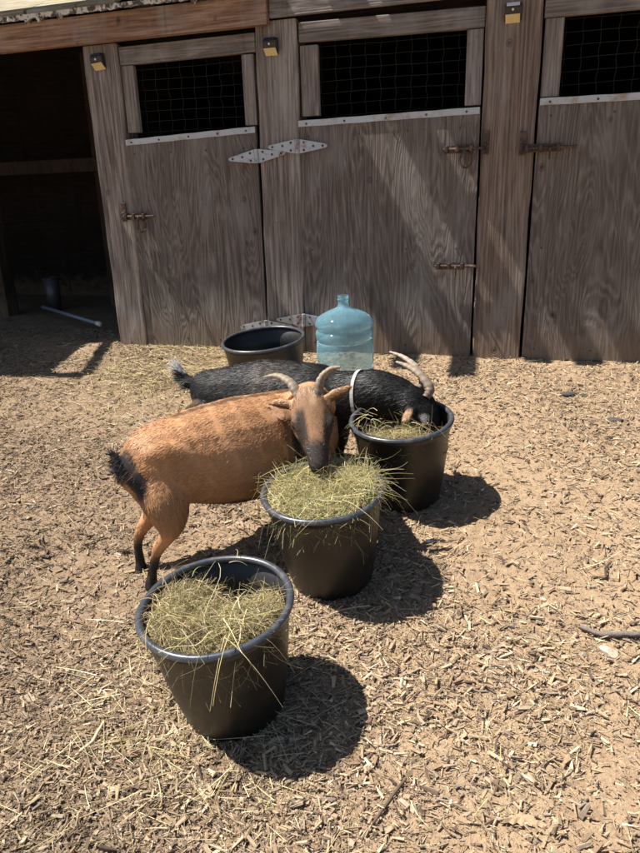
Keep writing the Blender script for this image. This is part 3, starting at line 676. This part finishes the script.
# --- brown goat
h = np.array((-.955, 1.545)); d = unit((.70, .72)); l = np.array((-d[1], d[0]))
def bp(s, side, z, rw, rh=None): p = h+d*s+l*side; return (p[0], p[1], z, rw, rh if rh else rw)
HEADB = [(-.585, 1.840, .240, .050, .050), (-.575, 1.815, .240, .056, .052), (-.566, 1.785, .205, .062, .054), (-.553, 1.752, .172, .056, .048), (-.536, 1.718, .144, .041, .038), (-.523, 1.688, .118, .031, .031), (-.515, 1.668, .100, .028, .026), (-.511, 1.655, .088, .022, .018)]
HEADB = [hs(p) for p in HEADB]
hax = unit(np.array(HEADB[-1][:3])-np.array(HEADB[1][:3])); hside = unit(np.cross(hax, (0, 0, 1))); hup = np.cross(hside, hax)
if hup[2] < 0: hup = -hup
ec0 = np.array(HEADB[3][:3])-hax*.012+hup*.014
brown = [
 ([bp(-.085, 0, .10, .045, .06), bp(-.05, 0, .105, .085, .095), bp(0, 0, .112, .108, .118), bp(.10, 0, .114, .118, .138), bp(.22, 0, .106, .140, .158), bp(.34, 0, .108, .132, .156), bp(.455, 0, .115, .108, .145), bp(.515, 0, .12, .085, .115), bp(.56, 0, .13, .055, .075)], -1, Z),
 ([bp(.43, -.01, .14, .085, .10), bp(.50, -.02, .165, .07, .085), (-.60, 1.86, .20, .070, .084), (-.585, 1.82, .222, .062, .072), (-.568, 1.785, .250, .056, .06), (-.558, 1.755, .264, .05, .05)], -1, Z),
 (HEADB, -1, hup),
 # jaw
 ([hs(q) for q in [(-.575, 1.80, .178, .034, .028), (-.556, 1.765, .148, .034, .030), (-.540, 1.73, .120, .026, .024), (-.522, 1.69, .096, .021, .018), (-.514, 1.668, .082, .018, .014)]], -1, hup),
 # hind legs
 ([(-.935, 1.515, .09, .068, .073), (-.910, 1.500, .03, .074, .066), (-.896, 1.490, -.028, .053, .046), (-.908, 1.490, -.072, .029, .026), (-.941, 1.484, -.118, .0195, .018), (-.958, 1.484, -.160, .0130, .013), (-.972, 1.484, -.205, .0135, .014), (-.976, 1.482, -.228, .0175, .017), (-.977, 1.480, -.252, .022, .021)], 1, (1, 0, 0)),
 ([(-1.020, 1.585, .08, .072, .074), (-1.010, 1.595, .01, .062, .054), (-1.005, 1.597, -.040, .041, .036), (-1.025, 1.585, -.082, .026, .023), (-1.052, 1.568, -.125, .0185, .017), (-1.059, 1.562, -.170, .0128, .013), (-1.060, 1.562, -.212, .0135, .014), (-1.060, 1.562, -.234, .0175, .017), (-1.058, 1.559, -.260, .022, .021)], 1, (1, 0, 0)),
 # brow ridges, hip points, shoulder blade
 ([bp(.40, -.07, .175, .045, .045), bp(.41, -.088, .11, .056, .056), bp(.43, -.085, .04, .044, .048), bp(.44, -.078, -.01, .034, .038)], -1, Z),
 ([tuple(ec0+hside*.040-hax*.020+hup*.010)+(.014, .012), tuple(ec0+hside*.046+hup*.014)+(.014, .011), tuple(ec0+hside*.038+hax*.020+hup*.008)+(.012, .010)], -1, hup),
 ([tuple(ec0-hside*.040-hax*.020+hup*.010)+(.014, .012), tuple(ec0-hside*.046+hup*.014)+(.014, .011), tuple(ec0-hside*.038+hax*.020+hup*.008)+(.012, .010)], -1, hup),
 ([bp(-.03, -.06, .165, .03, .03), bp(.02, -.075, .170, .034, .034), bp(.07, -.08, .145, .03, .03)], -1, Z),
 # front legs
 ([bp(.44, -.07, .06, .05, .06), bp(.44, -.075, -.02, .033, .038), bp(.445, -.07, -.07, .023, .024), bp(.455, -.07, -.13, .015, .016), bp(.46, -.07, -.17, .016, .017), bp(.475, -.07, -.195, .020, .020)], 1, (1, 0, 0)),
 ([bp(.46, .07, .06, .05, .06), bp(.47, .075, -.02, .033, .038), bp(.475, .07, -.07, .023, .024), bp(.485, .07, -.12, .015, .016), bp(.49, .07, -.16, .016, .017), bp(.50, .07, -.185, .020, .020)], 1, (1, 0, 0)),
 # tail
 ([(-.935, 1.470, .070, .028, .024), (-.957, 1.458, .098, .023, .02), (-.985, 1.452, .130, .020, .017), (-1.008, 1.452, .157, .016, .013), (-1.022, 1.455, .174, .009, .008)], 1, Z),
 # ears
 ([hs(q) for q in [(-.610, 1.805, .225, .012, .015), (-.638, 1.80, .231, .011, .021), (-.668, 1.80, .233, .0095, .022), (-.692, 1.80, .232, .008, .014), (-.708, 1.80, .231, .006, .006)]], 1, (-.1, -.6, .8)),
 ([hs(q) for q in [(-.530, 1.80, .250, .012, .015), (-.508, 1.795, .265, .011, .021), (-.482, 1.79, .280, .0095, .022), (-.462, 1.79, .293, .008, .014), (-.449, 1.79, .301, .006, .006)]], 1, (.1, -.6, .8)),
]
TB = np.array((-.42, .18, .072))
def col_brown(V, N):
    tan = np.array((.50, .262, .125)); n = fbm(V[:, 0]*9+V[:, 2]*6, V[:, 1]*9+V[:, 2]*5, 61, 4)
    c = lerp(tan*.82, tan*1.18, np.clip(n*1.6+.5, 0, 1))
    bodym = (V[:, 1] < 2.1)
    s = (V[:, 0]-h[0])*d[0]+(V[:, 1]-h[1])*d[1]; w = (V[:, 0]-h[0])*l[0]+(V[:, 1]-h[1])*l[1]
    onb = (s > -.12) & (s < .52) & (np.abs(w) < .16)
    # pale flank rear, greyer saddle
    c = lerp_c(c, (.33, .20, .125), .35*ss(n, -.2, .3)*onb*ss(s, .1, .25))
    # dorsal stripe
    ds = onb*(1-ss(np.abs(w), .006, .018+.01*(n+.3)))*(V[:, 2] > .17)*(np.abs(w) < .03)*ss(s, -.02, .1); c = lerp_c(c, (.10, .055, .03), .75*ds)
    # dark belly line
    bl = onb*(1-ss(V[:, 2], -.024, -.008))*(s > .05); c = lerp_c(c, (.025, .018, .014), .9*bl)
    # black lower legs
    lg = 1-ss(V[:, 2], -.165, -.105+0*n); lg = lg*((V[:, 1] < 1.7) | (V[:, 2] < -.1)); front = ((s > .3) & (V[:, 2] < -.03)); c = lerp_c(c, (.022, .018, .016), np.maximum(lg, front*.9))
    # tail
    tt = np.linalg.norm(V-np.array((-1.003, 1.454, .148)), axis=1); c = lerp_c(c, (.028, .022, .02), (1-ss(tt, .040, .058))*(s < -.04)); 
    t2 = np.linalg.norm(V-np.array((-.955, 1.462, .095)), axis=1); c = lerp_c(c, (.03, .022, .02), 1-ss(t2, .033, .046))
    t3 = np.linalg.norm(V-np.array((-.943, 1.462, .078)), axis=1); c = lerp_c(c, (.03, .022, .02), 1-ss(t3, .026, .038))
    # head marks, over a face brown with its shade painted in
    q = V-np.array(HEADB[1][:3]); a = q@hax; b = q@hside; e = q@hup; onh = (a > -.02) & (a < .27) & (np.abs(b) < .075) & (V[:, 1] < 1.765)
    c = lerp_c(c, (.22, .122, .066), onh*.9)
    c = lerp_c(c, (.030, .021, .017), onh*ss(a, .12, .165))
    for sg in (-1, 1):
        ce = ec0+hside*sg*.050; de = np.linalg.norm(V-ce, axis=1); c = lerp_c(c, (.035, .022, .016), onh*(1-ss(de, .016, .030))*.95)
        cn = np.array(HEADB[-1][:3])+hside*sg*.011+hup*.010; dn_ = np.linalg.norm(V-cn, axis=1); c = lerp_c(c, (.01, .008, .008), 1-ss(dn_, .004, .009))
    st = onh*(1-ss(np.abs(np.abs(b)-.040+.10*np.clip(a-.06, 0, .2)), .009, .018))*ss(a, .03, .06)*(1-ss(a, .13, .17)); c = lerp_c(c, (.022, .015, .012), st*.95)
    c = lerp_c(c, (.45, .30, .18), onh*.6*(1-ss(np.abs(b), .006, .013))*ss(a, -.02, .01)*(1-ss(a, .03, .05)))
    for e0 in (hs((-.665, 1.80, .233)), hs((-.482, 1.79, .280))):
        ed = np.linalg.norm(V-np.array(e0), axis=1); ie = ed < .05
        inner = ie*(N[:, 1] < -.2); c = lerp_c(c, (.58, .36, .22), inner*.6)
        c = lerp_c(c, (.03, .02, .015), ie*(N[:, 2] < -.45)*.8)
    return np.clip(c, .008, 1)
def lerp_c(c, k, t): t = np.asarray(t, float)[:, None]; return c*(1-t)+np.asarray(k)[None]*t
HL = [((-1.003, 1.455, .145), .05, 1.9), (hs((-.54, 1.72, .15)), .11, .5), (hs((-.665, 1.80, .23)), .05, .45), (hs((-.482, 1.79, .28)), .05, .45), ((-.48, 1.79, .277), .05, .45)]
gb = goat('goat', brown, (-.84, 1.70, -.23), 'light brown horned goat with black tail eating from the middle bucket', col_brown, nhair=170000, hl=(.010, .019))
horn(gb, [hs(q) for q in [(-.598, 1.795, .232), (-.619, 1.81, .268), (-.649, 1.83, .294), (-.692, 1.845, .306), (-.736, 1.85, .299)]], [.0175, .0165, .014, .0105, .003], (.27, .215, .155))
horn(gb, [hs(q) for q in [(-.540, 1.79, .240), (-.547, 1.80, .287), (-.540, 1.82, .318), (-.519, 1.835, .337), (-.490, 1.84, .343)]], [.0175, .0165, .014, .0105, .003], (.27, .215, .155))
def eye(root, p, r=.0085):
    bm = bmesh.new(); bmesh.ops.create_uvsphere(bm, u_segments=16, v_segments=10, radius=r, matrix=Matrix.Translation(Vector(p)-root.location)); return finish('eye', bm, m_eye, root, True)
ec = np.array(HEADB[3][:3])-hax*.012
for s_ in (-1, 1): eye(gb, tuple(ec+hside*s_*.0505+hup*.014), .0105)
# red collar glimpsed behind the jaw
m_red = simple('red_webbing', (.62, .06, .07), .7, 0, 200, .3); m_strap = simple('pale_strap', (.34, .32, .30), .6, 0, 120, .3)
def collar(root, c, ax, r1, r2, w, mat, name='collar', up=Z):
    c = np.array(c); ax = unit(ax); a = unit(np.cross(ax, up)); b = np.cross(a, ax); n = 40; V = []
    for k in range(n):
        t = 2*math.pi*k/n
        for dr in (0, .003):
            for dw in (-w/2, w/2): V.append(c+a*(r1+dr)*math.cos(t)+b*(r2+dr)*math.sin(t)+ax*dw)
    Fq = []
    for k in range(n):
        i = 4*k; j = 4*((k+1) % n)
        for p, q in ((0, 1), (1, 3), (3, 2), (2, 0)): Fq.append((i+p, i+q, j+q, j+p))
    return mesh_np(name, np.array(V)-np.array(root.location), np.array(Fq), mat, root, smooth=False)
collar(gb, (-.586, 1.79, .214), (.35, -.8, .5), .0650, .062, .014, m_red)
# --- black goat
h2 = np.array((-1.10, 2.255)); dB = unit((.985, -.17)); lB = np.array((-dB[1], dB[0]))
def bq(s, side, z, rw, rh=None): p = h2+dB*s+lB*side; return (p[0], p[1], z, rw, rh if rh else rw)
HEADK = [(-.335, 2.095, .170, .052, .056), (-.300, 2.09, .162, .054, .054), (-.275, 2.08, .135, .050, .048), (-.264, 2.07, .100, .042, .042), (-.262, 2.062, .060, .030, .032), (-.258, 2.055, .030, .026, .027), (-.257, 2.052, .012, .018, .018)]
black = [
 ([bq(-.085, 0, .10, .04, .05), bq(-.05, 0, .108, .075, .085), bq(0, 0, .108, .10, .102), bq(.12, 0, .100, .12, .140), bq(.25, 0, .105, .135, .158), bq(.36, 0, .112, .125, .152), bq(.47, 0, .12, .10, .140), bq(.53, 0, .12, .075, .11), bq(.57, 0, .12, .05, .07)], -1, Z),
 ([bq(.46, 0, .15, .08, .10), bq(.53, 0, .155, .07, .09), (-.50, 2.145, .165, .068, .088), (-.44, 2.13, .178, .066, .086), (-.38, 2.115, .176, .060, .074), (-.33, 2.10, .168, .052, .060)], -1, Z),
 (HEADK, -1, (1, 0, .1)),
 ([bq(-.01, -.065, .09, .065, .07), bq(.01, -.075, .02, .058, .06), bq(.005, -.075, -.03, .035, .036), bq(-.03, -.07, -.07, .020, .022), bq(-.035, -.07, -.11, .0145, .015), bq(-.03, -.07, -.135, .018, .018), bq(-.025, -.07, -.155, .020, .020)], 1, (1, 0, 0)),
 ([bq(-.01, .065, .09, .065, .07), bq(.01, .075, .02, .058, .06), bq(.005, .075, -.03, .035, .036), bq(-.03, .07, -.06, .020, .022), bq(-.035, .07, -.10, .0145, .015), bq(-.03, .07, -.125, .018, .018), bq(-.025, .07, -.145, .020, .020)], 1, (1, 0, 0)),
 ([bq(.48, -.06, .06, .05, .055), bq(.49, -.07, -.01, .03, .034), bq(.49, -.065, -.06, .021, .022), bq(.49, -.065, -.10, .0145, .015), bq(.50, -.065, -.145, .020, .020)], 1, (1, 0, 0)),
 ([bq(.48, .06, .06, .05, .055), bq(.49, .07, -.01, .03, .034), bq(.49, .065, -.05, .021, .022), bq(.49, .065, -.09, .0145, .015), bq(.50, .065, -.135, .020, .020)], 1, (1, 0, 0)),
 ([bq(-.06, 0, .14, .026, .022), bq(-.10, 0, .145, .022, .018), bq(-.135, 0, .160, .020, .016), bq(-.155, 0, .185, .015, .013), bq(-.165, 0, .205, .009, .009)], 1, Z),
 # ears
 ([(-.318, 2.045, .165, .010, .014), (-.318, 2.015, .158, .010, .019), (-.320, 1.990, .150, .009, .018), (-.322, 1.968, .144, .006, .009)], 1, (1, 0, .4)),
 ([(-.318, 2.12, .160, .010, .012), (-.330, 2.150, .165, .010, .018), (-.338, 2.180, .170, .009, .018), (-.342, 2.200, .172, .006, .009)], 1, (1, 0, .4)),
]
def col_black(V, N):
    n = fbm(V[:, 0]*12+V[:, 2]*6, V[:, 1]*12+V[:, 2]*8, 71, 4); bk = np.array((.0065, .006, .006))
    c = lerp(bk*.7, bk*1.4, np.clip(n*1.6+.5, 0, 1)); s = (V[:, 0]-h2[0])*dB[0]+(V[:, 1]-h2[1])*dB[1]
    c = lerp_c(c, (.045, .028, .02), .5*ss(n, -.08, .16)*(s < .34)*(s > -.02)*(V[:, 1] < 2.5))
    c = lerp_c(c, (.035, .038, .044), .3*ss(n, .02, .16)*(s < .08)*(s > -.1))
    c = lerp_c(c, (.30, .16, .08), (1-ss(V[:, 2], .04, .13))*(s < 0)*(s > -.1)*(V[:, 2] > -.04))
    tt = np.linalg.norm(V-np.array((-1.265, 2.284, .205)), axis=1); c = lerp_c(c, (.72, .69, .64), 1-ss(tt, .032, .045))
    ed = np.linalg.norm(V-np.array((-.319, 1.99, .150)), axis=1); c = lerp_c(c, (.36, .22, .13), (1-ss(ed, .02, .045))*.9)
    e2 = np.linalg.norm(V-np.array((-.27, 2.03, .135)), axis=1); c = lerp_c(c, (.55, .52, .5), (1-ss(e2, .008, .02)))
    return np.clip(c, .004, 1)
HL = [((-1.25, 2.28, .19), .08, 2.2), ((-.27, 2.06, .08), .10, .5), ((-.319, 1.99, .15), .05, .5)]
gk = goat('goat', black, (-.87, 2.21, -.13), 'black horned goat with white tail tip, its head down in the far bucket', col_black, nhair=130000, hl=(.014, .026))
horn(gk, [(-.272, 2.07, .195), (-.262, 2.085, .222), (-.300, 2.11, .262), (-.345, 2.13, .282), (-.382, 2.14, .292)], [.019, .0185, .0150, .0105, .004], (.30, .23, .165))
horn(gk, [(-.298, 2.115, .205), (-.292, 2.125, .240), (-.322, 2.14, .282), (-.366, 2.16, .306), (-.410, 2.17, .318)], [.016, .0155, .0125, .0085, .003], (.40, .33, .26))
for p in ((-.258, 2.030, .118), (-.258, 2.112, .118)): eye(gk, p, .009)
collar(gk, (-.500, 2.145, .163), (.96, -.25, .10), .071, .092, .012, m_strap)
bm = bmesh.new(); box(bm, -.014, .014, -.003, .003, -.02, .02, .002, rot=Matrix.Translation(Vector((-.505, 2.068, .065))-gk.location)); finish('collar_buckle', bm, m_strap, gk)
# ---------------------------------------------------------------- straw lying about
def litter(name, n, fx, lr, wd, label, dens=None):
    P = fx(n); P[:, 2] = gz(P[:, 0], P[:, 1])+rng.uniform(.002, .014, len(P)); n = len(P)
    a = rng.random(n)*6.283; el = rng.normal(.02, .07, n); D = np.stack([np.cos(a), np.sin(a), el], 1)
    o = strands(name, P, D, rng.uniform(*lr, n), rng.uniform(*wd, n), np.full(n, .03), hay_tint(n, pl), seg=5, curl=.15); tag(o, label, 'straw', kind='stuff'); return o
pl = np.array([1, .2, .0, 3, 1, .0, 3, 3, 1]); pl /= pl.sum()
litter('straw_litter', 2300, lambda n: np.stack([rng.normal(-1.75, .33, n), np.clip(rng.normal(3.15, .28, n), 2.3, 3.5), np.zeros(n)], 1), (.03, .13), (.0008, .0016), 'pale straw strewn on the ground before the left door')
litter('loose_stalks', 900, lambda n: np.stack([rng.uniform(-2.6, .7, n), rng.uniform(.7, 3.5, n), np.zeros(n)], 1), (.03, .12), (.0006, .0014), 'thin dry stalks scattered over the open yard')
litter('spilled_hay', 700, lambda n: np.stack([rng.normal(-.66, .17, n), rng.normal(1.12, .2, n), np.zeros(n)], 1), (.03, .13), (.0006, .0012), 'hay spilled on the ground around the nearest bucket')
# ---------------------------------------------------------------- small things on the ground
def rock(name, x, y, r, label, mat=m_stone, sq=(1.3, .9, .6), cat='stone', seed=0, group=None):
    bm = bmesh.new(); bmesh.ops.create_icosphere(bm, subdivisions=3, radius=r); rn = random.Random(seed)
    pl_ = [(Vector((rn.gauss(0, 1), rn.gauss(0, 1), rn.gauss(0, 1))).normalized(), r*rn.uniform(.55, .85)) for _ in range(9)]
    for v in bm.verts:
        for nn, dd in pl_:
            e = v.co.dot(nn)-dd
            if e > 0: v.co -= nn*e
        v.co.x *= sq[0]; v.co.y *= sq[1]; v.co.z *= sq[2]
    o = finish(name, bm, mat, None, False); o.location = (x, y, float(gz(x, y))+r*sq[2]*.45); o.rotation_euler = (0, 0, rn.random()*6); return tag(o, label, cat, group)
rock('stone', .247, 1.43, .019, 'pale angular stone just below the grey stick at the right edge')
rock('pebble', -.215, 1.795, .0105, 'small white pebble right of the middle bucket shadow', m_whi, seed=4, cat='pebble')
rock('stone', -.437, 1.055, .013, 'tan stone lying in the shadow of the nearest bucket', seed=3)
m_dung = simple('dark_clod', (.055, .048, .045), .9, 0, 60, .4, .8, .005)
for i, (x, y, r, lb) in enumerate(((.225, 3.02, .03, 'dark clod of dirt on the mulch in front of the right door'), (.385, 2.72, .028, 'dark clod at the right edge of the yard below the right door'), (.29, 3.0, .018, 'smallest dark clod, right beside the clod before the right door'))):
    rock('dirt_clod', x, y, r, lb, m_dung, (1.3, .9, .4), 'clod', 10+i)
def stick(pts, r, label, mat=m_bark, name='stick', lift=.006):
    bm = bmesh.new(); P = [(x, y, float(gz(x, y))+r+lift) for x, y in pts]; Q = []
    for i in range(len(P)-1):
        for k in range(6):
            t = k/6; Q.append(tuple(a*(1-t)+b*t+random.uniform(-1, 1)*r*.18 for a, b in zip(P[i], P[i+1])))
    Q.append(P[-1]); rs = [r*(.55+.45*math.sin(math.pi*min(1, (i+2)/(len(Q)+3)))) for i in range(len(Q))]; tube(bm, Q, rs, 8)
    o = finish(name, bm, mat, None, True); return tag(o, label, 'stick')
stick([(.190, 1.50), (.235, 1.475), (.31, 1.478), (.42, 1.50)], .0065, 'weathered grey stick lying at the right edge beside the pale stone')
stick([(-.84, 1.02), (-.838, .97), (-.852, .93)], .004, 'thin pale stick on the chips left of the nearest bucket', m_pipe_w := simple('pale_twig', (.50, .38, .24), .85, 0, 80, .3))
stick([(-.20, .92), (-.17, .99), (-.155, 1.02)], .0035, 'thin dark twig near the bottom edge right of centre', simple('dark_twig', (.10, .065, .045), .9, 0, 80, .3))
bm = bmesh.new(); n = 12; pr = None
for i in range(n+1):
    t_ = i/n; w_ = .011*math.sin(math.pi*(t_*.9+.05))*(1+.3*math.sin(i*2.7)); x_ = -.045+.09*t_; y_ = .012*t_*(1-t_)*4
    q_ = [bm.verts.new(p) for p in ((x_, y_-w_, 0), (x_, y_, .006), (x_, y_+w_, .001), (x_, y_, -.003))]
    if pr:
        for k in range(4): bm.faces.new((pr[k], pr[(k+1) % 4], q_[(k+1) % 4], q_[k]))
    else: bm.faces.new(q_[::-1])
    pr = q_
bm.faces.new(pr); o = finish('bark_piece', bm, simple('bark_piece', (.36, .25, .15), .9, 0, 120, .5)); o.location = (.07, .975, float(gz(.07, .975))+.006); o.rotation_euler = (.1, 0, .1)
tag(o, 'flat curved piece of bark near the bottom right corner', 'bark')
bm = bmesh.new(); tube(bm, [(-3.50, 4.33, .085), (-2.72, 3.88, .055)], .013, 12); pp = finish('pipe', bm, m_pipe, None, True); tag(pp, 'long pale blue pipe lying at the mouth of the dark open bay', 'pipe')
bm = bmesh.new(); tube(bm, [(-2.73, 3.885, .056), (-2.68, 3.855, .054)], .016, 12); finish('pipe_end', bm, m_whi, pp, True)
ct = empty('metal_can', (-3.62, 4.62, .02)); tag(ct, 'tall grey metal can in the dark at the back of the open bay', 'can')
bm = bmesh.new(); lathe(bm, [(.001, 0), (.055, 0), (.065, .25), (.062, .25), (.052, .006), (.001, .006)], 32); finish('can_wall', bm, m_can, ct, True)
bm = bmesh.new(); lathe(bm, [(.066+.004*math.cos(a), .25+.004*math.sin(a)) for a in np.linspace(0, 2*math.pi, 9)], 32); finish('can_rim', bm, m_can, ct, True)
bpy.context.view_layer.update()
print('verts', sum(len(o.data.vertices) for o in SC.objects if o.type == 'MESH'))
